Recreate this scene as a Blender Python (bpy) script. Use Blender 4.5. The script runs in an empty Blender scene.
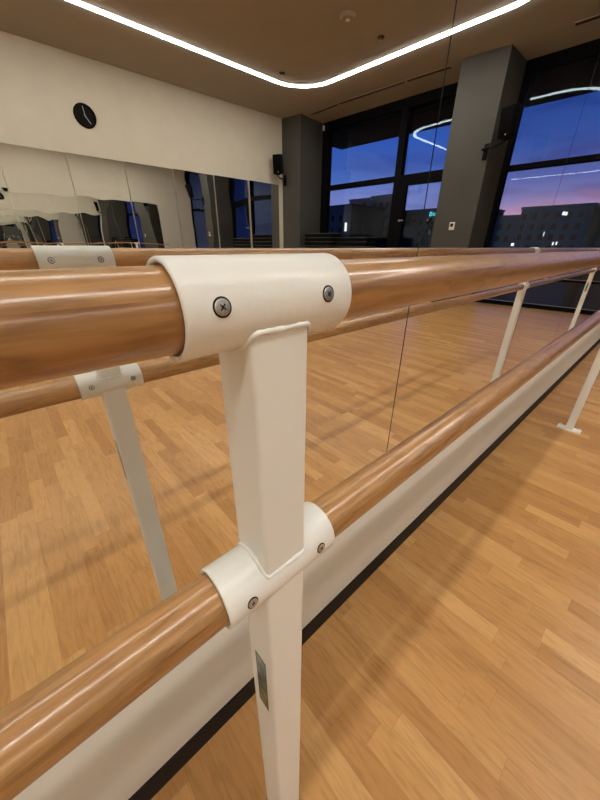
import bpy, bmesh, math, random
from mathutils import Vector, Matrix
random.seed(7)
S = bpy.context.scene
COL = S.collection
PI = math.pi

# ------------------------------------------------------------------ materials
def new_mat(name):
    m = bpy.data.materials.new(name); m.use_nodes = True
    nt = m.node_tree; nt.nodes.clear()
    out = nt.nodes.new('ShaderNodeOutputMaterial')
    return m, nt, out

def N(nt, typ, **kw):
    n = nt.nodes.new(typ)
    for k, v in kw.items():
        if k.startswith('i_'):
            n.inputs[k[2:].replace('_', ' ')].default_value = v
        else:
            setattr(n, k, v)
    return n

def math_n(nt, op, a, b=None, c=None):
    n = nt.nodes.new('ShaderNodeMath'); n.operation = op
    for i, v in enumerate((a, b, c)):
        if v is None: continue
        if isinstance(v, (int, float)): n.inputs[i].default_value = v
        else: nt.links.new(v, n.inputs[i])
    return n.outputs[0]

def ramp(nt, fac, stops, interp='LINEAR'):
    r = nt.nodes.new('ShaderNodeValToRGB'); cr = r.color_ramp; cr.interpolation = interp
    while len(cr.elements) > 1: cr.elements.remove(cr.elements[-1])
    cr.elements[0].position = stops[0][0]; cr.elements[0].color = (*stops[0][1], 1)
    for p, c in stops[1:]:
        e = cr.elements.new(p); e.color = (*c, 1)
    nt.links.new(fac, r.inputs[0])
    return r.outputs[0]

def mixc(nt, fac, a, b, blend='MIX'):
    n = nt.nodes.new('ShaderNodeMix'); n.data_type = 'RGBA'; n.blend_type = blend
    for idx, v in ((0, fac), (6, a), (7, b)):
        if isinstance(v, (int, float)): n.inputs[idx].default_value = v
        elif isinstance(v, tuple): n.inputs[idx].default_value = (*v, 1)
        else: nt.links.new(v, n.inputs[idx])
    return n.outputs[2]

def simple(name, col, rough=.5, spec=.5, metal=0., noise=.0, nscale=8., bump=0., bscale=200., coat=0.):
    m, nt, out = new_mat(name)
    b = N(nt, 'ShaderNodeBsdfPrincipled')
    b.inputs['Base Color'].default_value = (*col, 1)
    b.inputs['Roughness'].default_value = rough
    b.inputs['Specular IOR Level'].default_value = spec
    b.inputs['Metallic'].default_value = metal
    b.inputs['Coat Weight'].default_value = coat
    tc = N(nt, 'ShaderNodeTexCoord')
    if noise:
        no = N(nt, 'ShaderNodeTexNoise', i_Scale=nscale, i_Detail=4.)
        nt.links.new(tc.outputs['Object'], no.inputs['Vector'])
        c0 = tuple(c * (1 - noise) for c in col); c1 = tuple(min(1, c * (1 + noise)) for c in col)
        nt.links.new(ramp(nt, no.outputs[0], [(.3, c0), (.7, c1)]), b.inputs['Base Color'])
    if bump:
        n2 = N(nt, 'ShaderNodeTexNoise', i_Scale=bscale, i_Detail=3.)
        nt.links.new(tc.outputs['Object'], n2.inputs['Vector'])
        bp = N(nt, 'ShaderNodeBump', i_Strength=bump, i_Distance=.001)
        nt.links.new(n2.outputs[0], bp.inputs['Height']); nt.links.new(bp.outputs[0], b.inputs['Normal'])
    nt.links.new(b.outputs[0], out.inputs[0])
    return m

def emissive(name, col, strength):
    m, nt, out = new_mat(name)
    e = N(nt, 'ShaderNodeEmission'); e.inputs[0].default_value = (*col, 1); e.inputs[1].default_value = strength
    nt.links.new(e.outputs[0], out.inputs[0])
    return m

def floor_material():
    m, nt, out = new_mat('oak_strip_floor')
    tc = N(nt, 'ShaderNodeTexCoord'); sp = N(nt, 'ShaderNodeSeparateXYZ')
    nt.links.new(tc.outputs['Object'], sp.inputs[0])
    x, y = sp.outputs[0], sp.outputs[1]
    u = math_n(nt, 'DIVIDE', math_n(nt, 'ADD', x, .0045), .0632)
    row = math_n(nt, 'FLOOR', u)
    fu = math_n(nt, 'SUBTRACT', u, row)
    wr = N(nt, 'ShaderNodeTexWhiteNoise', noise_dimensions='1D'); nt.links.new(row, wr.inputs['W'])
    ln = math_n(nt, 'MULTIPLY_ADD', wr.outputs[0], .3, .36)
    v = math_n(nt, 'ADD', math_n(nt, 'DIVIDE', y, ln), math_n(nt, 'MULTIPLY', wr.outputs[0], 37.3))
    blk = math_n(nt, 'FLOOR', v); fv = math_n(nt, 'SUBTRACT', v, blk)
    cv = N(nt, 'ShaderNodeCombineXYZ'); nt.links.new(row, cv.inputs[0]); nt.links.new(blk, cv.inputs[1])
    wn = N(nt, 'ShaderNodeTexWhiteNoise', noise_dimensions='2D'); nt.links.new(cv.outputs[0], wn.inputs['Vector'])
    base = ramp(nt, wn.outputs[0], [(0, (.385, .190, .066)), (.3, (.445, .232, .085)), (.7, (.49, .264, .100)), (1, (.55, .314, .128))])
    # grain: noise drawn out along each strip, shifted strip by strip
    gx = math_n(nt, 'MULTIPLY_ADD', x, 34., math_n(nt, 'MULTIPLY', wn.outputs[0], 91.))
    gy = math_n(nt, 'MULTIPLY_ADD', y, 4., math_n(nt, 'MULTIPLY', wr.outputs[0], 53.))
    gv = N(nt, 'ShaderNodeCombineXYZ'); nt.links.new(gx, gv.inputs[0]); nt.links.new(gy, gv.inputs[1])
    g1 = N(nt, 'ShaderNodeTexNoise', i_Scale=1., i_Detail=4., i_Distortion=2.2); nt.links.new(gv.outputs[0], g1.inputs['Vector'])
    grain = ramp(nt, g1.outputs[0], [(.28, (.76, .73, .68)), (.5, (1, 1, 1)), (.72, (1.10, 1.08, 1.04))])
    c = mixc(nt, .8, base, grain, 'MULTIPLY')
    gv2 = N(nt, 'ShaderNodeVectorMath', operation='MULTIPLY'); gv2.inputs[1].default_value = (5, 6, 1)
    nt.links.new(gv.outputs[0], gv2.inputs[0])
    g2 = N(nt, 'ShaderNodeTexNoise', i_Scale=1., i_Detail=2.); nt.links.new(gv2.outputs[0], g2.inputs['Vector'])
    c = mixc(nt, .35, c, ramp(nt, g2.outputs[0], [(.35, (.82, .8, .78)), (.6, (1, 1, 1))]), 'MULTIPLY')
    eu = math_n(nt, 'MINIMUM', fu, math_n(nt, 'SUBTRACT', 1., fu))
    ev = math_n(nt, 'MULTIPLY', math_n(nt, 'MINIMUM', fv, math_n(nt, 'SUBTRACT', 1., fv)), 8.)
    ed = math_n(nt, 'LESS_THAN', math_n(nt, 'MINIMUM', eu, ev), .014)
    c = mixc(nt, math_n(nt, 'MULTIPLY', ed, .22), c, (.16, .075, .03))
    b = N(nt, 'ShaderNodeBsdfPrincipled', i_Roughness=.29)
    b.inputs['Specular IOR Level'].default_value = .22
    nt.links.new(c, b.inputs['Base Color'])
    nt.links.new(b.outputs[0], out.inputs[0])
    return m

def rail_material():
    m, nt, out = new_mat('varnished_laminated_wood')
    tc = N(nt, 'ShaderNodeTexCoord'); sp = N(nt, 'ShaderNodeSeparateXYZ')
    nt.links.new(tc.outputs['Object'], sp.inputs[0])
    x, y, z = sp.outputs
    lay = math_n(nt, 'FLOOR', math_n(nt, 'DIVIDE', math_n(nt, 'ADD', math_n(nt, 'MULTIPLY_ADD', y, .55, z), .051), .0245))
    wl = N(nt, 'ShaderNodeTexWhiteNoise', noise_dimensions='1D'); nt.links.new(lay, wl.inputs['W'])
    blk = math_n(nt, 'FLOOR', math_n(nt, 'ADD', math_n(nt, 'DIVIDE', x, .43), math_n(nt, 'MULTIPLY', wl.outputs[0], 17.)))
    cv = N(nt, 'ShaderNodeCombineXYZ'); nt.links.new(lay, cv.inputs[0]); nt.links.new(blk, cv.inputs[1])
    wn = N(nt, 'ShaderNodeTexWhiteNoise', noise_dimensions='2D'); nt.links.new(cv.outputs[0], wn.inputs['Vector'])
    base = ramp(nt, wn.outputs[0], [(0, (.255, .122, .039)), (.5, (.335, .168, .057)), (1, (.43, .232, .086))])
    gv = N(nt, 'ShaderNodeCombineXYZ')
    nt.links.new(math_n(nt, 'MULTIPLY_ADD', x, 9., math_n(nt, 'MULTIPLY', wn.outputs[0], 31.)), gv.inputs[0])
    nt.links.new(math_n(nt, 'MULTIPLY', y, 55.), gv.inputs[1]); nt.links.new(math_n(nt, 'MULTIPLY', z, 55.), gv.inputs[2])
    g1 = N(nt, 'ShaderNodeTexNoise', i_Scale=1., i_Detail=5., i_Distortion=2.4); nt.links.new(gv.outputs[0], g1.inputs['Vector'])
    c = mixc(nt, .62, base, ramp(nt, g1.outputs[0], [(.30, (.5, .43, .36)), (.47, (1, 1, 1)), (.70, (1.25, 1.2, 1.1))]), 'MULTIPLY')
    gv2 = N(nt, 'ShaderNodeVectorMath', operation='MULTIPLY'); gv2.inputs[1].default_value = (3, 7, 7)
    nt.links.new(gv.outputs[0], gv2.inputs[0])
    g2 = N(nt, 'ShaderNodeTexNoise', i_Scale=1., i_Detail=3.); nt.links.new(gv2.outputs[0], g2.inputs['Vector'])
    c = mixc(nt, .5, c, ramp(nt, g2.outputs[0], [(.38, (.68, .62, .56)), (.58, (1, 1, 1))]), 'MULTIPLY')
    b = N(nt, 'ShaderNodeBsdfPrincipled', i_Roughness=.34)
    b.inputs['Coat Weight'].default_value = .7; b.inputs['Coat Roughness'].default_value = .15
    nt.links.new(c, b.inputs['Base Color'])
    bp = N(nt, 'ShaderNodeBump', i_Strength=.12, i_Distance=.0004)
    nt.links.new(g2.outputs[0], bp.inputs['Height']); nt.links.new(bp.outputs[0], b.inputs['Normal']); nt.links.new(bp.outputs[0], b.inputs['Coat Normal'])
    nt.links.new(b.outputs[0], out.inputs[0])
    return m

def mirror_material(name, wave):
    m, nt, out = new_mat(name)
    g = N(nt, 'ShaderNodeBsdfGlossy'); g.inputs['Roughness'].default_value = 0
    g.inputs['Color'].default_value = (.935, .945, .93, 1)
    if wave:
        geo = N(nt, 'ShaderNodeNewGeometry')
        mp = N(nt, 'ShaderNodeVectorMath', operation='MULTIPLY'); mp.inputs[1].default_value = (1.7, 1., .75)
        nt.links.new(geo.outputs['Position'], mp.inputs[0])
        no = N(nt, 'ShaderNodeTexNoise', i_Scale=1., i_Detail=1.); nt.links.new(mp.outputs[0], no.inputs['Vector'])
        bp = N(nt, 'ShaderNodeBump', i_Strength=1., i_Distance=wave)
        nt.links.new(no.outputs[0], bp.inputs['Height']); nt.links.new(bp.outputs[0], g.inputs['Normal'])
    nt.links.new(g.outputs[0], out.inputs[0])
    return m

def glass_material():
    m, nt, out = new_mat('window_glass')
    t = N(nt, 'ShaderNodeBsdfTransparent'); t.inputs[0].default_value = (.86, .9, .95, 1)
    g = N(nt, 'ShaderNodeBsdfGlossy'); g.inputs['Roughness'].default_value = 0; g.inputs[0].default_value = (.62, .80, 1, 1)      # bluish coating on double glazing
    fr = N(nt, 'ShaderNodeFresnel', i_IOR=1.46)
    geo = N(nt, 'ShaderNodeNewGeometry')
    fac = math_n(nt, 'MULTIPLY', math_n(nt, 'MINIMUM', math_n(nt, 'MULTIPLY', fr.outputs[0], 2.2), 1.), math_n(nt, 'SUBTRACT', 1., geo.outputs['Backfacing']))
    mx = N(nt, 'ShaderNodeMixShader'); nt.links.new(fac, mx.inputs[0])
    nt.links.new(t.outputs[0], mx.inputs[1]); nt.links.new(g.outputs[0], mx.inputs[2])
    nt.links.new(mx.outputs[0], out.inputs[0])
    return m

def sticker_material():
    m, nt, out = new_mat('foil_label')
    tc = N(nt, 'ShaderNodeTexCoord')
    no = N(nt, 'ShaderNodeTexNoise', i_Scale=70., i_Detail=3.); nt.links.new(tc.outputs['Object'], no.inputs['Vector'])
    sp = N(nt, 'ShaderNodeSeparateXYZ'); nt.links.new(tc.outputs['Generated'], sp.inputs[0])
    c = ramp(nt, no.outputs[0], [(.35, (.10, .13, .09)), (.5, (.30, .36, .33)), (.62, (.55, .58, .52))])
    band = ramp(nt, sp.outputs[2], [(0, (.5, .42, .3)), (.35, (.75, .8, .45)), (.5, (.45, .6, .6)), (.75, (.5, .65, .7)), (1, (.8, .85, .8))])
    c = mixc(nt, 1., c, band, 'MULTIPLY')
    ey = math_n(nt, 'ABSOLUTE', math_n(nt, 'SUBTRACT', sp.outputs[1], .5)); ez = math_n(nt, 'ABSOLUTE', math_n(nt, 'SUBTRACT', sp.outputs[2], .5))
    e = math_n(nt, 'MAXIMUM', math_n(nt, 'GREATER_THAN', ey, .42), math_n(nt, 'GREATER_THAN', ez, .485))
    c = mixc(nt, e, c, (.02, .03, .02))
    b = N(nt, 'ShaderNodeBsdfPrincipled', i_Roughness=.3, i_Metallic=.4); nt.links.new(c, b.inputs['Base Color'])
    nt.links.new(b.outputs[0], out.inputs[0])
    return m

M = dict(
    floor=floor_material(), wood=rail_material(),
    mirror=mirror_material('flat_mirror', 0), wavy=mirror_material('wavy_mirror', .0075),
    glass=glass_material(), sticker=sticker_material(),
    steel=simple('white_powder_coat', (.79, .795, .755), .32, .5, bump=.12, bscale=260.),
    wall=simple('cream_wall_paint', (.53, .495, .415), .75, .2, noise=.03, nscale=3., bump=.1, bscale=120.),
    ceiling=simple('ceiling_paint', (.335, .315, .29), .85, .1, noise=.03, nscale=2.),
    trim=simple('white_trim_paint', (.68, .675, .62), .5, .4, noise=.02, nscale=5.),
    skirt=simple('black_skirting', (.008, .0075, .0075), .6, .2),
    pillar=simple('grey_pillar_paint', (.064, .063, .056), .7, .25, noise=.06, nscale=2.),
    frame=simple('black_window_frame', (.004, .004, .005), .6, .05),
    black=simple('black_plastic', (.004, .004, .004), .6, .08),
    grille=simple('black_speaker_cloth', (.004, .004, .004), .9, .02, bump=.4, bscale=400.),
    screw=simple('zinc_screw', (.55, .55, .54), .33, .5, metal=.9, noise=.25, nscale=900.),
    dark=simple('painted_recess_shade', (.02, .018, .016), .7, .2),  # dark colour stands in for shade inside the screw recesses
    edge=simple('glass_edge', (.03, .035, .03), .3, .5),
    silver_edge=simple('pale_glass_edge', (.5, .5, .45), .4, .3),
    white=simple('white_plastic', (.7, .69, .64), .4, .5),
    silver=simple('brushed_metal', (.5, .5, .5), .35, .5, metal=1., noise=.1, nscale=40.),
    channel=simple('light_channel', (.55, .5, .43), .6, .3),
    slot=simple('slot_grille', (.06, .045, .035), .7, .2),
    mat=simple('ribbed_grey_rubber', (.085, .088, .085), .7, .25, noise=.5, nscale=60.),
    hand=simple('clock_hand', (.42, .42, .42), .4, .4),
    led=emissive('lit_diffuser', (1., .95, .86), 46.),
    slab=simple('dark_concrete', (.007, .007, .009), .9, .1, noise=.2, nscale=1.),
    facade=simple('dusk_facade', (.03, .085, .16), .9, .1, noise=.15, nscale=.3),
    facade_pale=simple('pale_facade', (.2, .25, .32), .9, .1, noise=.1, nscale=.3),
    bwin=simple('dark_window', (.008, .014, .03), .6, .1),
    lit=emissive('lit_window', (1., .92, .78), 1.6),
    lamp=emissive('street_lamp_glow', (.85, .95, 1.), 3.),
    sign=emissive('cyan_sign', (.10, .75, .85), 2.6),
    tree=simple('dusk_foliage', (.012, .022, .028), .9, .1, noise=.5, nscale=1.5),
    ground=simple('asphalt', (.04, .042, .05), .9, .1, noise=.3, nscale=.2),
)

# ------------------------------------------------------------------ mesh helpers
def finish(name, bm, mats, parent=None, loc=(0, 0, 0), smooth=35, rot=None):
    me = bpy.data.meshes.new(name)
    bmesh.ops.recalc_face_normals(bm, faces=bm.faces)
    bm.to_mesh(me); bm.free()
    if not isinstance(mats, (list, tuple)): mats = [mats]
    for m in mats: me.materials.append(m)
    if smooth:
        for p in me.polygons: p.use_smooth = True
        me.set_sharp_from_angle(angle=math.radians(smooth))
    o = bpy.data.objects.new(name, me); COL.objects.link(o)
    o.location = loc
    if rot: o.rotation_euler = rot
    if parent is not None: o.parent = parent
    return o

def empty(name, loc=(0, 0, 0), rz=0.):
    o = bpy.data.objects.new(name, None); COL.objects.link(o)
    o.location = loc; o.rotation_euler = (0, 0, rz); o.empty_display_size = .1
    return o

def tag(o, label, cat, kind=None, group=None):
    o['label'] = label; o['category'] = cat
    if kind: o['kind'] = kind
    if group: o['group'] = group
    return o

def add_box(bm, x0, x1, y0, y1, z0, z1, bevel=0., mat=0, mtx=None):
    vs = [bm.verts.new((x, y, z)) for x in (x0, x1) for y in (y0, y1) for z in (z0, z1)]
    fs = []
    for idx in ((0, 1, 3, 2), (4, 6, 7, 5), (0, 4, 5, 1), (2, 3, 7, 6), (0, 2, 6, 4), (1, 5, 7, 3)):
        f = bm.faces.new([vs[i] for i in idx]); f.material_index = mat; fs.append(f)
    if mtx is not None: bmesh.ops.transform(bm, matrix=mtx, verts=vs)
    if bevel:
        es = list({e for f in fs for e in f.edges})
        r = bmesh.ops.bevel(bm, geom=es, offset=bevel, segments=2, affect='EDGES', profile=.5)
        for f in r['faces']: f.material_index = mat
    return vs

def add_prism(bm, poly, z0, z1, mat=0):
    lo = [bm.verts.new((x, y, z0)) for x, y in poly]; hi = [bm.verts.new((x, y, z1)) for x, y in poly]
    n = len(poly); fs = [bm.faces.new(lo[::-1]), bm.faces.new(hi)]
    for i in range(n):
        fs.append(bm.faces.new((lo[i], lo[(i + 1) % n], hi[(i + 1) % n], hi[i])))
    for f in fs: f.material_index = mat
    return fs

def add_lathe(bm, prof, axis='z', seg=48, origin=(0, 0, 0), mat=0, closed=False, cap=True):
    """revolve (r, h) pairs about an axis through origin"""
    rings = []
    o = Vector(origin)
    for r, h in prof:
        ring = []
        for i in range(seg):
            a = 2 * PI * i / seg; c, s = r * math.cos(a), r * math.sin(a)
            p = {'z': (c, s, h), 'x': (h, c, s), 'y': (s, h, c)}[axis]
            ring.append(bm.verts.new(o + Vector(p)))
        rings.append(ring)
    pairs = list(zip(rings, rings[1:]))
    if closed: pairs.append((rings[-1], rings[0]))
    for a, b in pairs:
        for i in range(seg):
            f = bm.faces.new((a[i], a[(i + 1) % seg], b[(i + 1) % seg], b[i])); f.material_index = mat
    if cap and not closed:
        for ring in (rings[0], rings[-1]):
            f = bm.faces.new(ring); f.material_index = mat

def add_tube(bm, pts, r, closed=False, seg=10, mat=0):
    pts = [Vector(p) for p in pts]; n = len(pts); rings = []
    for i, p in enumerate(pts):
        a = pts[i - 1] if (i or closed) else pts[0]
        b = pts[(i + 1) % n] if (i < n - 1 or closed) else pts[-1]
        t = (b - a).normalized()
        up = Vector((0, 0, 1)) if abs(t.z) < .95 else Vector((1, 0, 0))
        u = t.cross(up).normalized(); w = t.cross(u)
        rr = r[i] if isinstance(r, (list, tuple)) else r
        rings.append([bm.verts.new(p + u * rr * math.cos(2 * PI * k / seg) + w * rr * math.sin(2 * PI * k / seg)) for k in range(seg)])
    pr = list(zip(rings, rings[1:]))
    if closed: pr.append((rings[-1], rings[0]))
    for a, b in pr:
        for k in range(seg):
            f = bm.faces.new((a[k], a[(k + 1) % seg], b[(k + 1) % seg], b[k])); f.material_index = mat
    if not closed:
        for q in (rings[0], rings[-1]):
            f = bm.faces.new(q); f.material_index = mat

def box_obj(name, x0, x1, y0, y1, z0, z1, m, parent=None, bevel=0.):
    bm = bmesh.new(); add_box(bm, x0, x1, y0, y1, z0, z1, bevel)
    return finish(name, bm, m, parent)

# ------------------------------------------------------------------ the room.  mirror wall is y = 0, the room lies at y < 0
CEIL, DEPTH, XW = 4.18, 8.0, -6.5
def glass_x(d): return 8.45 - .06 * d           # window wall, d = distance from the mirror wall
def struct(o, label, cat): return tag(o, label, cat, 'structure')

struct(box_obj('floor', XW - .1, 8.55, -DEPTH - .1, .12, -.12, 0, M['floor']), 'oak strip studio floor in warm honey tones', 'floor')
struct(box_obj('ceiling', XW - .1, 8.55, -DEPTH - .1, .12, CEIL, CEIL + .2, M['ceiling']), 'plain beige ceiling around the glowing light strip', 'ceiling')
struct(box_obj('wall_front', XW - .1, 8.5, .006, .12, 0, CEIL, M['wall']), 'wall carrying the near mirror panels behind the barre', 'wall')
struct(box_obj('wall_back', XW - .1, 8.0, -DEPTH - .1, -DEPTH, 0, CEIL, M['wall']), 'cream wall with the black clock, facing the barre', 'wall')
struct(box_obj('wall_left', XW - .1, XW, -DEPTH, .006, 0, CEIL, M['wall']), 'cream end wall away from the windows', 'wall')
struct(box_obj('baseboard_front', XW, 8.4, -.015, .006, 0, .083, M['skirt']), 'black skirting strip along the foot of the mirror wall', 'skirting')
struct(box_obj('trim_1', XW, 8.4, -.012, .006, .083, .405, M['trim'], bevel=.002), 'white panel strip between black skirting and mirror bottom edge', 'trim')
struct(box_obj('trim_2', XW, 6.85, -DEPTH, -DEPTH + .012, 0, .405, M['trim']), 'white panel strip below the mirror under the clock', 'trim')

# mirror panels, each its own sheet with a narrow gap to the next
def mirror_sheet(x0, x1, y_back, y_face, z0, z1, m, skew=0.):
    bm = bmesh.new(); add_box(bm, x0, x1, min(y_back, y_face), max(y_back, y_face), z0, z1)
    for f in bm.faces:
        f.material_index = 0 if abs(f.calc_center_median().y - y_face) < 1e-5 else 1
    for v in bm.verts:
        if v.co.x < (x0 + x1) / 2: v.co.y += skew * (x1 - x0)        # the sheet hangs a little out of true
    return finish('mirror_panel', bm, [m, M['silver_edge'] if skew else M['edge']], None, smooth=0)

gap = .0022
near_labels = {-1: 'wall mirror panel directly behind the nearest white barre post',
               0: 'wall mirror panel just right of the floor-length black seam',
               1: 'wall mirror panel showing the large window and grey pillar edge',
               2: 'wall mirror panel at the far right behind the second barre post'}
for k in range(-6, 6):
    x0, x1 = .773 + 1.008 * k, .773 + 1.008 * (k + 1)
    o = mirror_sheet(x0 + gap, x1 - gap, .005, 0., .407, 2.75, M['mirror'])
    tag(o, near_labels.get(k, 'tall wall mirror panel on the barre wall outside the picture'), 'mirror', None, 'mirror panels behind the barre')
far_labels = {0: 'wavy mirror panel low on the cream wall under the clock, leftmost in view',
              1: 'wavy mirror panel low on the clock wall, second from the left frame edge',
              2: 'wavy mirror panel under the clock wall, second from the corner speaker',
              3: 'wavy mirror panel below the clock wall, second nearest the corner',
              4: 'wavy mirror panel on the clock wall, third from the corner pillar',
              5: 'wavy mirror panel beside the corner pillar under the black speaker'}
for k in range(-6, 6):
    x0, x1 = .61 + 1.02 * k, .61 + 1.02 * (k + 1)
    o = mirror_sheet(x0 + gap, x1 - gap, -DEPTH + .001, -DEPTH + .006, .407, 2.69, M['wavy'], math.tan(math.radians(2.5 if k == 5 else 1.7)))
    tag(o, far_labels.get(k, 'wall mirror panel on the clock wall outside the picture'), 'mirror', None, 'mirror panels under the clock')

# grey pillars
def pillar(poly, label):
    bm = bmesh.new(); add_prism(bm, [(x, -d) for x, d in poly], 0, CEIL)
    return struct(finish('pillar', bm, M['pillar'], None, smooth=0), label, 'pillar')
pillar([(6.88, 8.0), (7.0, 7.38), (8.02, 7.52), (8.0, 8.0)], 'grey corner pillar beside the clock wall')
P2 = [(7.325, 3.43), (7.455, 2.665), (8.30, 2.665), (8.25, 3.43)]
pillar(P2, 'wide grey pillar with thermostat between the two windows')

# window wall
def wbox(bm, d0, d1, z0, z1, o0, o1, mat=0):
    """box that follows the slanted window wall: d = distance from mirror wall, o = offset outwards"""
    add_prism(bm, [(glass_x(d0) + o0, -d0), (glass_x(d1) + o0, -d1), (glass_x(d1) + o1, -d1), (glass_x(d0) + o1, -d0)], z0, z1, mat)
def wpart(name, rects, m, parent, o0=-.06, o1=.09):
    bm = bmesh.new()
    for d0, d1, z0, z1 in rects: wbox(bm, d0, d1, z0, z1, o0, o1)
    return finish(name, bm, m, parent, smooth=0)
def flat_pane(x, d0, d1, z0, z1, parent):
    bm = bmesh.new(); add_box(bm, x, x + .012, -d0, -d1, z0, z1)
    return finish('pane', bm, M['glass'], parent, smooth=0)
w1 = struct(empty('window_1', (glass_x(5.5), -5.5, 0)), 'black framed window between corner pillar and wide pillar', 'window')
def rel(parent, objs):
    for o in objs: o.matrix_parent_inverse = Matrix.Translation(-Vector(parent.location))
rel(w1, [wpart('window_frame', [(7.50, 7.27, 0, CEIL), (5.09, 4.92, 0, CEIL), (3.62, 3.52, 0, CEIL), (7.27, 5.09, 4.0, CEIL), (4.92, 3.62, 4.0, CEIL), (7.27, 5.09, 0, .1)], M['frame'], w1),
         wpart('transom', [(7.27, 5.09, 2.605, 2.72)], M['frame'], w1), wpart('transom', [(4.92, 3.62, 2.605, 2.72)], M['frame'], w1),
         wpart('pane', [(7.27, 5.09, 2.72, 4.0)], M['glass'], w1, 0, .012), wpart('pane', [(7.27, 5.09, .1, 2.605)], M['glass'], w1, 0, .012),
         flat_pane(8.215, 4.92, 3.62, 2.72, 4.0, w1)])
d1 = struct(empty('door_1', (glass_x(4.25), -4.25, 0)), 'black framed glass door under the window beside the wide pillar', 'door')
rel(d1, [wpart('door_frame', [(4.92, 4.74, 0, 2.605), (3.76, 3.62, 0, 2.605), (4.74, 3.76, 2.50, 2.605), (4.74, 3.76, 0, .12)], M['frame'], d1, -.05, .05),
         flat_pane(8.20, 4.74, 3.76, .12, 2.50, d1)])
bm = bmesh.new()
hx, hd = glass_x(4.81) - .05, 4.81
add_tube(bm, [(hx + .01, -hd, 1.75), (hx - .05, -hd, 1.75), (hx - .05, -hd + .02, 1.75), (hx - .05, -hd + .13, 1.75)], .012)
add_lathe(bm, [(.026, -.008), (.026, 0)], 'x', 20, (hx, -hd, 1.75))
rel(d1, [finish('door_handle', bm, M['silver'], d1)])
w2 = struct(empty('window_2', (glass_x(1.3), -1.3, 0)), 'large black framed window right of the wide pillar with pink sky', 'window')
rel(w2, [wpart('window_frame', [(2.665, 2.58, 0, CEIL), (.10, .005, 0, CEIL), (2.58, .10, 4.0, CEIL), (2.58, .10, 0, .085)], M['frame'], w2),
         wpart('transom', [(2.58, .10, 2.535, 2.625)], M['frame'], w2), wpart('transom', [(2.58, .10, .555, .60)], M['frame'], w2),
         wpart('pane', [(2.58, .10, 2.625, 4.0)], M['glass'], w2, 0, .012), wpart('pane', [(2.58, .10, .60, 2.535)], M['glass'], w2, 0, .012),
         wpart('pane', [(2.58, .10, .085, .555)], M['glass'], w2, 0, .012)])
# thin bright metal strips along the low rail and sill
rel(w2, [wpart('bright_strip', [(2.58, .10, .60, .606), (2.58, .10, .085, .091)], M['silver'], w2, -.055, -.01)])
bm = bmesh.new()
add_prism(bm, [(glass_x(-1) + .1, 1), (glass_x(-1) + 2.5, 1), (glass_x(9) + 2.5, -9), (glass_x(9) + .1, -9)], CEIL + .02, CEIL + .35)
struct(finish('roof_overhang', bm, M['slab'], None, smooth=0), 'dark roof overhang outside above the windows', 'overhang')

# ------------------------------------------------------------------ light strip on the ceiling
def rounded_path(corners, r, n=14):
    pts = []; k = len(corners)
    for i in range(k):
        p = Vector(corners[i]); a = (Vector(corners[i - 1]) - p).normalized(); b = (Vector(corners[(i + 1) % k]) - p).normalized()
        ang = a.angle(b); t = r / math.tan(ang / 2)
        p0, p1 = p + a * t, p + b * t
        c = p + (a + b).normalized() * (r / math.sin(ang / 2))
        v0, v1 = p0 - c, p1 - c
        for j in range(n + 1):
            pts.append(c + v0.slerp(v1, j / n).normalized() * r)
    return pts
def strip_mesh(pts, w, z0, z1):
    bm = bmesh.new(); rings = []; n = len(pts)
    for i, p in enumerate(pts):
        t = (pts[(i + 1) % n] - pts[i - 1]).normalized(); nrm = Vector((-t.y, t.x, 0))
        rings.append([bm.verts.new((p.x + nrm.x * s * w / 2, p.y + nrm.y * s * w / 2, z)) for s, z in ((-1, z1), (-1, z0), (1, z0), (1, z1))])
    for i in range(n):
        a, b = rings[i], rings[(i + 1) % n]
        for k in range(4): bm.faces.new((a[k], a[(k + 1) % 4], b[(k + 1) % 4], b[k]))
    return bm
corn = [(6.19, -6.38, 0), (6.46, -1.56, 0), (-4.4, -1.56, 0), (-4.4, -6.38, 0)]
path = rounded_path(corn, .80)
led = tag(empty('ceiling_light_strip', (0, 0, CEIL)), 'glowing white rounded loop of strip light on the ceiling', 'ceiling light')
rel(led, [finish('diffuser', strip_mesh(path, .092, CEIL - .016, CEIL - .003), M['led'], led, smooth=0),
          finish('channel', strip_mesh(path, .115, CEIL - .006, CEIL - .0005), M['channel'], led, smooth=0)])

# ceiling fittings
def slot(x0, d0, x1, d1, label):
    a, b = Vector((x0, -d0, 0)), Vector((x1, -d1, 0)); t = (b - a).normalized(); n = Vector((-t.y, t.x, 0))
    root = tag(empty('slot_vent', (a.x, a.y, CEIL)), label, 'air vent', None, 'slot vents near the windows')
    def bar(o0, o1, z0, z1):
        bm = bmesh.new(); add_prism(bm, [tuple((a + n * o0).xy), tuple((b + n * o0).xy), tuple((b + n * o1).xy), tuple((a + n * o1).xy)], z0, z1); return bm
    rel(root, [finish('slot', bar(-.045, .045, CEIL - .004, CEIL), M['slot'], root, smooth=0),
               finish('flange', bar(-.06, -.045, CEIL - .006, CEIL), M['ceiling'], root, smooth=0),
               finish('flange', bar(.045, .06, CEIL - .006, CEIL), M['ceiling'], root, smooth=0)])
slot(7.25, 7.23, 7.245, 6.34, 'short slot vent in the ceiling next to the corner pillar')
slot(7.245, 6.28, 7.37, 4.62, 'long slot vent in the ceiling along the window top')
slot(7.37, 4.55, 7.46, 3.70, 'slot vent in the ceiling beside the wide grey pillar')
slot(7.57, 1.85, 7.64, .9, 'short slot vent in the ceiling before the right window')

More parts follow.
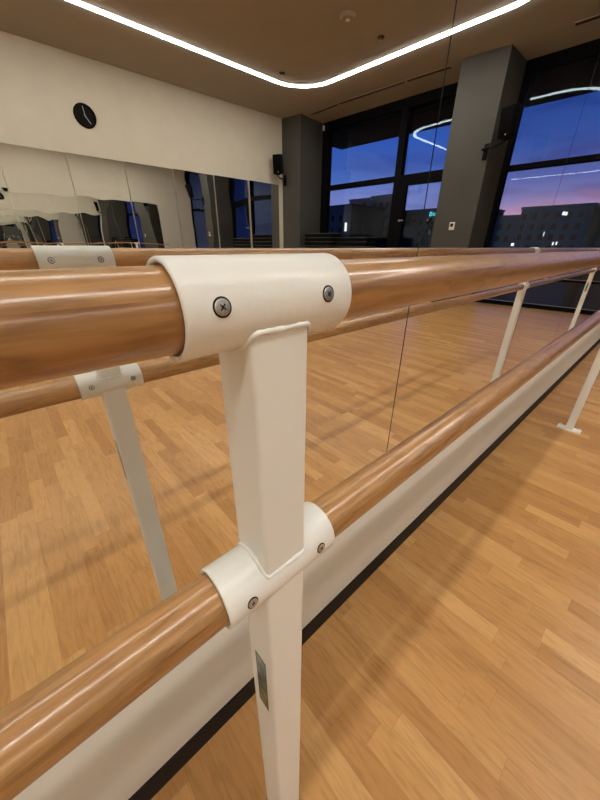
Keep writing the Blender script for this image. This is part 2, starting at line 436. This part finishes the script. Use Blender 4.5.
def ceiling_round(name, x, d, prof, m, label, cat, part=None):
    bm = bmesh.new(); add_lathe(bm, prof, 'z', 28)
    r = tag(empty(name, (x, -d, CEIL)), label, cat)
    finish('body', bm, m, r)
    if part:
        bm = bmesh.new(); add_lathe(bm, part[1], 'z', 20); finish(part[0], bm, part[2], r)
    return r
ceiling_round('smoke_detector', 4.906, 4.026, [(.115, 0), (.115, -.02), (.095, -.045), (.04, -.052)], M['ceiling'], 'pale round smoke detector on ceiling inside the light loop', 'smoke detector',
              ('sensor_cap', [(.03, -.05), (.03, -.058), (.01, -.060)], M['white']))
ceiling_round('ceiling_sprinkler', 5.711, 4.022, [(.055, 0), (.055, -.008), (.03, -.014)], M['slot'], 'dark ceiling sprinkler inside the loop near the window side', 'sprinkler',
              ('nozzle', [(.012, -.01), (.012, -.035), (.03, -.037), (.03, -.041)], M['silver']))
ceiling_round('ceiling_sprinkler', 5.302, 6.038, [(.055, 0), (.055, -.008), (.03, -.014)], M['slot'], 'dark ceiling sprinkler by the rounded corner of the light strip', 'sprinkler',
              ('nozzle', [(.012, -.01), (.012, -.035), (.03, -.037), (.03, -.041)], M['silver']))
bm = bmesh.new(); add_lathe(bm, [(.02, -.06), (.028, -.045), (.03, 0), (.028, .045), (.018, .06)], 'z', 16)
tag(finish('motion_sensor', bm, M['white'], None, (7.93, -7.46, 4.07)), 'tiny white sensor at the top corner of the left window', 'sensor')

# ------------------------------------------------------------------ ballet barre
X1, SP, B, R = .1142, 2.6595, .2755, .021
ZU, ZL, RS, RI, SL, PW = 1.1574, .9306, .0251, .0222, .1155, .0425
barre = tag(empty('ballet_barre', (X1, -B, 0)), 'double wooden ballet barre on white steel posts before the mirror', 'ballet barre')

def rail(z):
    bm = bmesh.new(); x0, x1 = -6.1, 6.9
    n = 60
    prof = [(R - .003, x0), (R, x0 + .003)] + [(R, x0 + .003 + (x1 - x0 - .006) * i / n) for i in range(1, n)] + [(R, x1 - .003), (R - .003, x1)]
    add_lathe(bm, prof, 'x', 72)
    return finish('rail', bm, M['wood'], barre, (0, 0, z))
rail(ZU); r2 = rail(ZL)

def sq(w, r=.0035, n=4):
    h = w / 2 - r; out = []
    for cx, cy, a0 in ((h, h, 0), (-h, h, PI / 2), (-h, -h, PI), (h, -h, 1.5 * PI)):
        for i in range(n + 1):
            a = a0 + PI / 2 * i / n; out.append((cx + r * math.cos(a), cy + r * math.sin(a)))
    return out

def make_post():
    bm = bmesh.new(); add_prism(bm, sq(PW), .006, ZU - .012)
    post = finish('post', bm, M['steel'], barre)
    # base plate with four bolts
    bm = bmesh.new(); add_box(bm, -.036, .036, -.068, .068, 0, .007, .0015)
    for sx in (-1, 1):
        for sy in (-1, 1):
            add_lathe(bm, [(.0085, .007), (.0085, .0095)], 'z', 18, (sx * .024, sy * .055, 0))
            add_lathe(bm, [(.0065, .0095), (.0065, .0145), (.005, .016)], 'z', 6, (sx * .024, sy * .055, 0))
    finish('base_plate', bm, M['steel'], post)
    rnd = random.Random(3)
    for zc, sg in ((ZU, -1), (ZL, 1)):
        pts = []; per = sq(PW + .001, .004, 3); k = len(per)
        for i in range(k):
            a, b = Vector(per[i]), Vector(per[(i + 1) % k]); m = max(1, int((b - a).length / .003))
            for j in range(m):
                p = a.lerp(b, j / m)
                pts.append((p.x, p.y, zc + sg * (math.sqrt(max(0, RS * RS - p.y * p.y)) + .0004)))
        bm = bmesh.new(); add_tube(bm, pts, [.0018 + rnd.uniform(-.0004, .0006) for _ in pts], True, 8)
        finish('weld_bead', bm, M['steel'], post, smooth=60)
    bm = bmesh.new(); add_box(bm, -PW / 2 - .0003, -PW / 2 + .0002, -.0095, .0085, .688, .792)
    st = finish('sticker', bm, M['sticker'], post, smooth=0); st['label'] = 'small silver green label'
    return post

def make_sleeve(z, ln, off):
    bm = bmesh.new(); h = ln / 2; e = .0011
    prof = [(RI, -h + e), (RI + e * .4, -h + e * .3), (RI + e, -h), (RS - e, -h), (RS - e * .3, -h + e * .3), (RS, -h + e), (RS, 0),
            (RS, h - e), (RS - e * .3, h - e * .3), (RS - e, h), (RI + e, h), (RI + e * .4, h - e * .3), (RI, h - e), (RI, 0)]
    add_lathe(bm, prof, 'x', 72, closed=True)
    for v in bm.verts: v.co.x += off
    return finish('sleeve', bm, M['steel'], barre, (0, 0, z), smooth=50)

def screw_mesh():
    bm = bmesh.new()
    add_lathe(bm, [(.0056, -.0010), (.0056, .00022), (.0050, .0003)], 'z', 28, mat=1)  # flush dark ring, coloured as the shade around the head
    add_lathe(bm, [(.0046, -.0010), (.0046, .0006), (.0042, .0010), (.0036, .0011)], 'z', 28, mat=0)
    for a in (.35, .35 + PI / 2):
        add_box(bm, -.0022, .0022, -.0004, .0004, .0008, .00118, mat=1, mtx=Matrix.Rotation(a, 4, 'Z'))  # raised cross in dark colour imitates a shaded drive slot
    add_lathe(bm, [(.0009, .0008), (.0009, .0012)], 'z', 12, mat=1)
    return bm
post0 = make_post()
sleeves0 = [make_sleeve(ZU, SL - .0025, -.0012), make_sleeve(ZL, SL, 0)]
s0 = finish('screw', screw_mesh(), [M['screw'], M['dark']], sleeves0[0]); s0['label'] = 'zinc screw head'
first = True
for sl in sleeves0:
    for side in (-1, 1):
        for dx in ((-.0392, .0328) if sl is sleeves0[0] else (-.0375, .0385)):
            s = s0 if first else s0.copy()
            if not first: COL.objects.link(s)
            first = False
            s.parent = sl
            el = math.radians(8)
            nrm = Vector((0, side * math.cos(el), math.sin(el)))
            s.location = Vector((dx, 0, 0)) + nrm * (RS - .0001)
            s.rotation_euler = nrm.to_track_quat('Z', 'Y').to_euler()
            s.scale = (.88, .88, .9)
            s.rotation_euler.rotate_axis('Z', random.uniform(0, 1.5))
for k in (-2, -1, 1, 2):
    p = post0.copy(); COL.objects.link(p); p.location = (SP * k, 0, 0)
    for ch in post0.children:
        if k != 2 and ch.name.startswith('sticker'): continue
        c = ch.copy(); COL.objects.link(c); c.parent = p
    for sl in sleeves0:
        q = sl.copy(); COL.objects.link(q); q.location = sl.location + Vector((SP * k, 0, 0))
        for ch in sl.children:
            c = ch.copy(); COL.objects.link(c); c.parent = q

# ------------------------------------------------------------------ wall clock
ck = tag(empty('wall_clock', (2.12, -DEPTH, 3.317)), 'round black wall clock on the cream wall', 'clock')
bm = bmesh.new(); add_lathe(bm, [(.150, .004), (.150, .028), (.158, .036), (.172, .036), (.183, .026), (.185, .0), (.150, .0)], 'y', 64, closed=True)
finish('rim', bm, M['black'], ck)
bm = bmesh.new(); add_lathe(bm, [(.152, .002), (.152, .012)], 'y', 64)
finish('face', bm, M['black'], ck)
def hand(name, dx, dz, w, y):
    L = math.hypot(dx, dz); a = math.atan2(dx, dz)
    bm = bmesh.new(); add_box(bm, -w, w, y, y + .002, -.025, L, mtx=Matrix.Rotation(a, 4, 'Y'))
    finish(name, bm, M['hand'], ck)
hand('minute_hand', -.012, .140, .0042, .018); hand('hour_hand', .074, -.112, .005, .015)

# ------------------------------------------------------------------ speakers on brackets
def speaker(loc, look, mount, mnrm, label):
    root = tag(empty('speaker', loc), label, 'speaker', None, 'wall speakers on the grey pillars')
    yaw = math.atan2(look[1], look[0])
    mt = Matrix.Rotation(yaw, 4, 'Z') @ Matrix.Rotation(math.radians(8), 4, 'Y')
    bm = bmesh.new(); add_box(bm, -.10, .09, -.115, .115, -.215, .215, .018); bmesh.ops.transform(bm, matrix=mt, verts=bm.verts)
    cab = finish('cabinet', bm, M['black'], root)
    bm = bmesh.new(); add_box(bm, .088, .096, -.103, .103, -.2, .2, .006); bmesh.ops.transform(bm, matrix=mt, verts=bm.verts)
    g = finish('grille', bm, M['grille'], root)
    bm = bmesh.new(); add_lathe(bm, [(.009, .094), (.009, .0975)], 'x', 16, (0, -.03, -.165)); bmesh.ops.transform(bm, matrix=mt, verts=bm.verts)
    finish('badge', bm, M['white'], root)
    mo = Vector(mount) - Vector(loc); n = Vector((mnrm[0], mnrm[1], 0)).normalized()
    br = bmesh.new(); q = Matrix.Translation(mo) @ n.to_track_quat('X', 'Z').to_matrix().to_4x4()
    add_box(br, 0, .02, -.045, .045, -.125, .125, .006, mtx=q)
    bracket = finish('bracket', br, M['black'], root)
    bm = bmesh.new()
    e = mo + n * .13 + Vector((0, 0, .02)); u = Vector((0, 0, -.25))
    add_tube(bm, [mo + Vector((0, 0, .02)), e, e.lerp(u, .6) + Vector((0, 0, -.02)), u + Vector((0, 0, -.01)), u + Vector((0, 0, .06))], .018)
    add_lathe(bm, [(.06, -.235), (.06, -.215)], 'z', 20)
    finish('arm', bm, M['black'], root)
speaker((6.50, -7.72, 3.10), (-.87, .5), (6.895, -7.90, 2.80), (-.98, .19), 'black speaker on the corner pillar beside the clock wall')
speaker((7.19, -2.33, 3.06), (-.97, -.22), (7.445, -2.715, 2.75), (-.988, -.156), 'black speaker on the wide pillar beside the large right window')

# thermostat on the wide pillar
n2 = Vector((-.855, .135, 0)).normalized()
th = tag(empty('thermostat', (7.385, -3.06, 1.552)), 'small white thermostat on the wide grey pillar', 'thermostat')
fr_n = Vector((-(3.52 - 2.665), -(7.455 - 7.32), 0)).normalized()
px = 7.32 + (3.52 - 3.06) / (3.52 - 2.665) * (7.455 - 7.32)
th.location = (px, -3.06, 1.552); th.rotation_euler = (0, 0, math.atan2(fr_n.y, fr_n.x))
bm = bmesh.new(); add_box(bm, 0, .024, -.058, .058, -.072, .072, .006); finish('case', bm, M['white'], th)
bm = bmesh.new(); add_box(bm, .023, .026, -.034, .034, -.012, .046, .002); finish('screen', bm, M['black'], th)

# small dark dome on the wall above the near mirrors
dm = tag(empty('dome_fixture', (1.52, .006, 2.86)), 'small black dome fixture above the near mirrors, seen only by reflection', 'wall fixture')
bm = bmesh.new(); add_lathe(bm, [(.085, 0), (.085, -.03), (.075, -.035)], 'z', 28, (0, -.10, .0)); add_box(bm, -.05, .05, -.10, 0, -.03, 0, .004); finish('housing', bm, M['black'], dm)
bm = bmesh.new(); add_lathe(bm, [(.07, -.035), (.064, -.06), (.045, -.085), (.015, -.098)], 'z', 28, (0, -.10, 0)); finish('dome', bm, M['bwin'], dm)

# ------------------------------------------------------------------ pile of step platforms in the corner
def platform():
    root = empty('step_platform')
    bm = bmesh.new(); w, l, h = .20, .56, .105
    add_box(bm, -w, w, -l, l, .012, h - .012, .02)
    add_box(bm, -w + .02, w - .02, -l + .05, l - .05, 0, .014)
    for s in (-1, 1): add_box(bm, -w - .01, w + .01, s * (l - .10) - .06, s * (l - .10) + .06, .02, .075, .01)
    finish('body', bm, M['black'], root)
    bm = bmesh.new()
    add_box(bm, -w + .012, w - .012, -l + .015, l - .015, h - .014, h - .003, .003)
    for i in range(30):
        yy = -l + .04 + i * (2 * l - .08) / 29; add_box(bm, -w + .02, w - .02, yy - .008, yy + .008, h - .004, h)
    finish('ribbed_mat', bm, M['mat'], root)
    return root
proto = None
order = {0: 'topmost black step platform on the tall pile by the window', 1: 'second black step platform from the top of the window pile',
         2: 'third black step platform from the top of the window pile', 3: 'fourth black step platform from the top of the window pile'}
for col, (cx, cy, n) in enumerate(((7.27, 6.72, 14), (7.33, 5.56, 13))):
    for i in range(n):
        if proto is None: o = proto = platform()
        else:
            o = proto.copy(); COL.objects.link(o)
            for ch in proto.children:
                c = ch.copy(); COL.objects.link(c); c.parent = o
        o.location = (cx + random.uniform(-.008, .008), -cy + random.uniform(-.01, .01), i * .1051)
        o.rotation_euler = (0, 0, math.radians(3 + random.uniform(-.6, .6)))
        top = n - 1 - i
        lab = order.get(top, 'black step platform low in the pile, hidden behind the barre rail')
        if col: lab = lab.replace('window pile', 'pile before the left window').replace('tall pile by the window', 'shorter pile before the left window').replace('in the pile,', 'in the shorter pile,')
        tag(o, lab, 'step platform', None, 'step platforms piled by the window')

# ------------------------------------------------------------------ outside, dusk
gz = -9.
bm = bmesh.new(); add_box(bm, 9.5, 140, -120, 120, gz - .2, gz)
struct(finish('ground', bm, M['ground'], None, smooth=0), 'dark street ground far below the windows', 'ground')
def building(x, d0, d1, ztop, depth, m, label, wins=(), lit=(), steps=()):
    root = tag(empty('building', (x, -(d0 + d1) / 2, gz)), label, 'building', None, 'buildings across the street')
    bm = bmesh.new(); add_box(bm, x, x + depth, -max(d0, d1), -min(d0, d1), gz, ztop)
    add_box(bm, x - .1, x + depth + .1, -max(d0, d1) - .1, -min(d0, d1) + .1, ztop, ztop + .25)
    os = [finish('walls', bm, m, root, smooth=0)]
    for (dc, zc, w, h) in wins:
        b2 = bmesh.new(); add_box(b2, x - .06, x + .05, -dc - w / 2, -dc + w / 2, zc - h / 2, zc + h / 2)
        on = (round(dc, 2), round(zc, 2)) in lit
        os.append(finish('window', b2, M['lit'] if on else M['bwin'], root, smooth=0))
    rel(root, os)
def grid(d0, nd, sd, z0, nz, sz, w=.55, h=.8): return [(d0 - i * sd, z0 - j * sz, w, h) for i in range(nd) for j in range(nz)]
ws = grid(12.9, 6, .98, 4.05, 7, 1.0, .5, .55) + [(9.5, 4.22, .22, .3), (9.25, 4.18, .2, .3), (10.67, 2.37, .10, .42), (9.3, 1.48, .12, .3), (9.6, 1.45, .12, .3), (13.42, 1.35, .28, .28)]
building(45, 13.39, 7.17, 4.75, 14, M['facade'], 'dark office block with a few lit windows against pink sky', ws, {(9.5, 4.22), (9.25, 4.18), (10.67, 2.37), (9.3, 1.48), (9.6, 1.45), (13.42, 1.35)})
building(60, 24.5, 17.0, 5.1, 12, M['facade'], 'low dark block left of the office block, beyond the right window', grid(23, 5, 1.3, 3.8, 5, 1.6))
building(50, 6.9, -14, 4.75, 14, M['facade'], 'dark wide block right of the office block at the frame edge', [(6.5, 4.35, .25, .6)] + grid(4, 6, 2., 3.4, 6, 1.6), {(6.5, 4.35)})
building(44, 60, 36.8, 6.6, 9, M['facade'], 'low dark block at the left end of the left window', [(36.5 + 1.2, 3.72, .4, 1.2)] + grid(44, 4, 1.7, 5., 6, 1.8), {(37.7, 3.72)})
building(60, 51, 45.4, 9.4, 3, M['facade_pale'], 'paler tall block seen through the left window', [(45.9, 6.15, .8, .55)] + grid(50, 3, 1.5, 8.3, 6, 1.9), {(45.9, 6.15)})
building(55, 41.5, 36.9, 8.85, 3, M['facade'], 'dark tower block beside the paler block', grid(40.7, 3, 1.4, 7.6, 6, 1.9))
building(62, 39.5, 25.2, 6.9, 12, M['facade'], 'long low dark block behind the glowing cyan sign', grid(35, 6, 2., 5., 5, 1.9))
# trees in front of the long block
def tree(x, d, top, r, label):
    root = tag(empty('tree', (x, -d, gz)), label, 'tree', None, 'trees across the street')
    bm = bmesh.new(); add_tube(bm, [(0, 0, 0), (.1, 0, 4), (0, .1, top - gz - r)], [.35, .25, .12]); finish('trunk', bm, M['slab'], root)
    bm = bmesh.new(); rn = random.Random(int(d * 10))
    for i in range(26):
        c = Vector((rn.gauss(0, .5), rn.gauss(0, .5), rn.gauss(0, .4))) * r
        s = r * rn.uniform(.25, .45)
        bmesh.ops.create_icosphere(bm, subdivisions=2, radius=s, matrix=Matrix.Translation(c + Vector((0, 0, top - gz - r))))
    for v in bm.verts: v.co += Vector((rn.uniform(-.08, .08), rn.uniform(-.08, .08), rn.uniform(-.08, .08)))
    finish('crown', bm, M['tree'], root, smooth=0)
tree(51, 31.9, 6.1, 1.5, 'dark tree with the higher crown left of the cyan sign'); tree(56, 28.6, 5.7, 1.4, 'lower dark tree close beside the cyan sign')
# rooftop sign, facing away from the studio so that the mirror turns it readable
sg = tag(empty('rooftop_sign', (47.8, -25.7, 4.85)), 'glowing cyan letters on a dark frame across the street', 'sign')
fc = bpy.data.curves.new('lettering', 'FONT'); fc.body = 'Dir'; fc.size = .76; fc.space_character = 1.3; fc.extrude = .02; fc.offset = -.012
fc.materials.append(M['sign'])
tmp = bpy.data.objects.new('lettering_outline', fc); COL.objects.link(tmp); bpy.context.view_layer.update()
me = bpy.data.meshes.new_from_object(tmp.evaluated_get(bpy.context.evaluated_depsgraph_get())); bpy.data.objects.remove(tmp)
ft = bpy.data.objects.new('lettering', me); COL.objects.link(ft); ft.parent = sg
ft.rotation_euler = Matrix(((0, 0, 1), (1, 0, 0), (0, 1, 0))).to_euler(); ft.location = (0, -.05, 0); ft.scale = (.74, 1, 1)
bm = bmesh.new()
for q in (-.1, .7, 1.5): add_box(bm, .08, .16, q - .04, q + .04, -13.85, .8)
add_box(bm, .08, .14, -.15, 1.6, -.1, -.02); finish('support', bm, M['slab'], sg, smooth=0)

# ------------------------------------------------------------------ dusk sky
w = bpy.data.worlds.new('dusk'); S.world = w; w.use_nodes = True
nt = w.node_tree; nt.nodes.clear()
out = N(nt, 'ShaderNodeOutputWorld'); bg = N(nt, 'ShaderNodeBackground'); nt.links.new(bg.outputs[0], out.inputs[0])
tc = N(nt, 'ShaderNodeTexCoord'); nr = N(nt, 'ShaderNodeVectorMath', operation='NORMALIZE'); nt.links.new(tc.outputs['Generated'], nr.inputs[0])
sp = N(nt, 'ShaderNodeSeparateXYZ'); nt.links.new(nr.outputs[0], sp.inputs[0])
st = N(nt, 'ShaderNodeVectorMath', operation='MULTIPLY'); st.inputs[1].default_value = (5, 5, 26); nt.links.new(nr.outputs[0], st.inputs[0])
cl = N(nt, 'ShaderNodeTexNoise', i_Scale=1., i_Detail=5., i_Distortion=.6); nt.links.new(st.outputs[0], cl.inputs['Vector'])
elev = math_n(nt, 'ADD', sp.outputs[2], math_n(nt, 'MULTIPLY', math_n(nt, 'SUBTRACT', cl.outputs[0], .5), .10))
pinkside = ramp(nt, elev, [(0, (.80, .36, .46)), (.075, (.66, .34, .50)), (.105, (.28, .24, .52)), (.145, (.14, .16, .46)), (.20, (.052, .11, .40)), (.26, (.028, .085, .37)), (.42, (.015, .05, .22)), (1, (.006, .016, .07))])
blueside = ramp(nt, elev, [(0, (.30, .31, .60)), (.12, (.22, .27, .66)), (.16, (.085, .17, .56)), (.22, (.040, .12, .52)), (.30, (.026, .10, .45)), (.42, (.015, .05, .24)), (1, (.006, .016, .07))])
side = ramp(nt, math_n(nt, 'ABSOLUTE', math_n(nt, 'ADD', sp.outputs[1], .10)), [(.20, (0, 0, 0)), (.40, (1, 1, 1))])
c = mixc(nt, side, pinkside, blueside)
c = mixc(nt, .9, c, ramp(nt, cl.outputs[0], [(.36, (.55, .6, .75)), (.52, (1, 1, 1)), (.66, (1.2, 1.15, 1.1))]), 'MULTIPLY')
c = mixc(nt, 1., c, ramp(nt, math_n(nt, 'MULTIPLY_ADD', sp.outputs[1], .5, .5), [(.085, (.06, .10, .22)), (.135, (1, 1, 1)), (.51, (1, 1, 1)), (.60, (.02, .04, .09))]), 'MULTIPLY')
nt.links.new(c, bg.inputs[0]); bg.inputs[1].default_value = 1.

# ------------------------------------------------------------------ camera
F, pitch, roll, yaw = 317.476, math.radians(26.1376), math.radians(.5016), math.radians(47.9054)
fw = Vector((math.cos(yaw) * math.cos(pitch), math.sin(yaw) * math.cos(pitch), -math.sin(pitch)))
rt = Vector((math.sin(yaw), -math.cos(yaw), 0)); up = rt.cross(fw)
rt, up = rt * math.cos(roll) + up * math.sin(roll), up * math.cos(roll) - rt * math.sin(roll)
cam = bpy.data.cameras.new('camera'); co = bpy.data.objects.new('camera', cam); COL.objects.link(co)
mw = Matrix((rt, up, -fw)).transposed().to_4x4(); mw.translation = Vector((0, -.4383, 1.1877)); co.matrix_world = mw
cam.sensor_fit = 'HORIZONTAL'; cam.sensor_width = 36; cam.lens = 36 * F / 600; cam.clip_start = .01; cam.clip_end = 400
S.camera = co

vs = S.view_settings; S.display_settings.display_device = 'sRGB'
vs.view_transform = 'Standard'; vs.look = 'None'; vs.exposure = 0.; vs.gamma = 1.; vs.use_curve_mapping = False
cy = S.cycles
cy.max_bounces = 18; cy.glossy_bounces = 14; cy.diffuse_bounces = 5; cy.transparent_max_bounces = 24; cy.transmission_bounces = 8
cy.caustics_reflective = True; cy.blur_glossy = 0.; cy.sample_clamp_indirect = 8.
cy.use_denoising = True
cy.use_guiding = True; cy.use_surface_guiding = True; cy.guiding_training_samples = 64
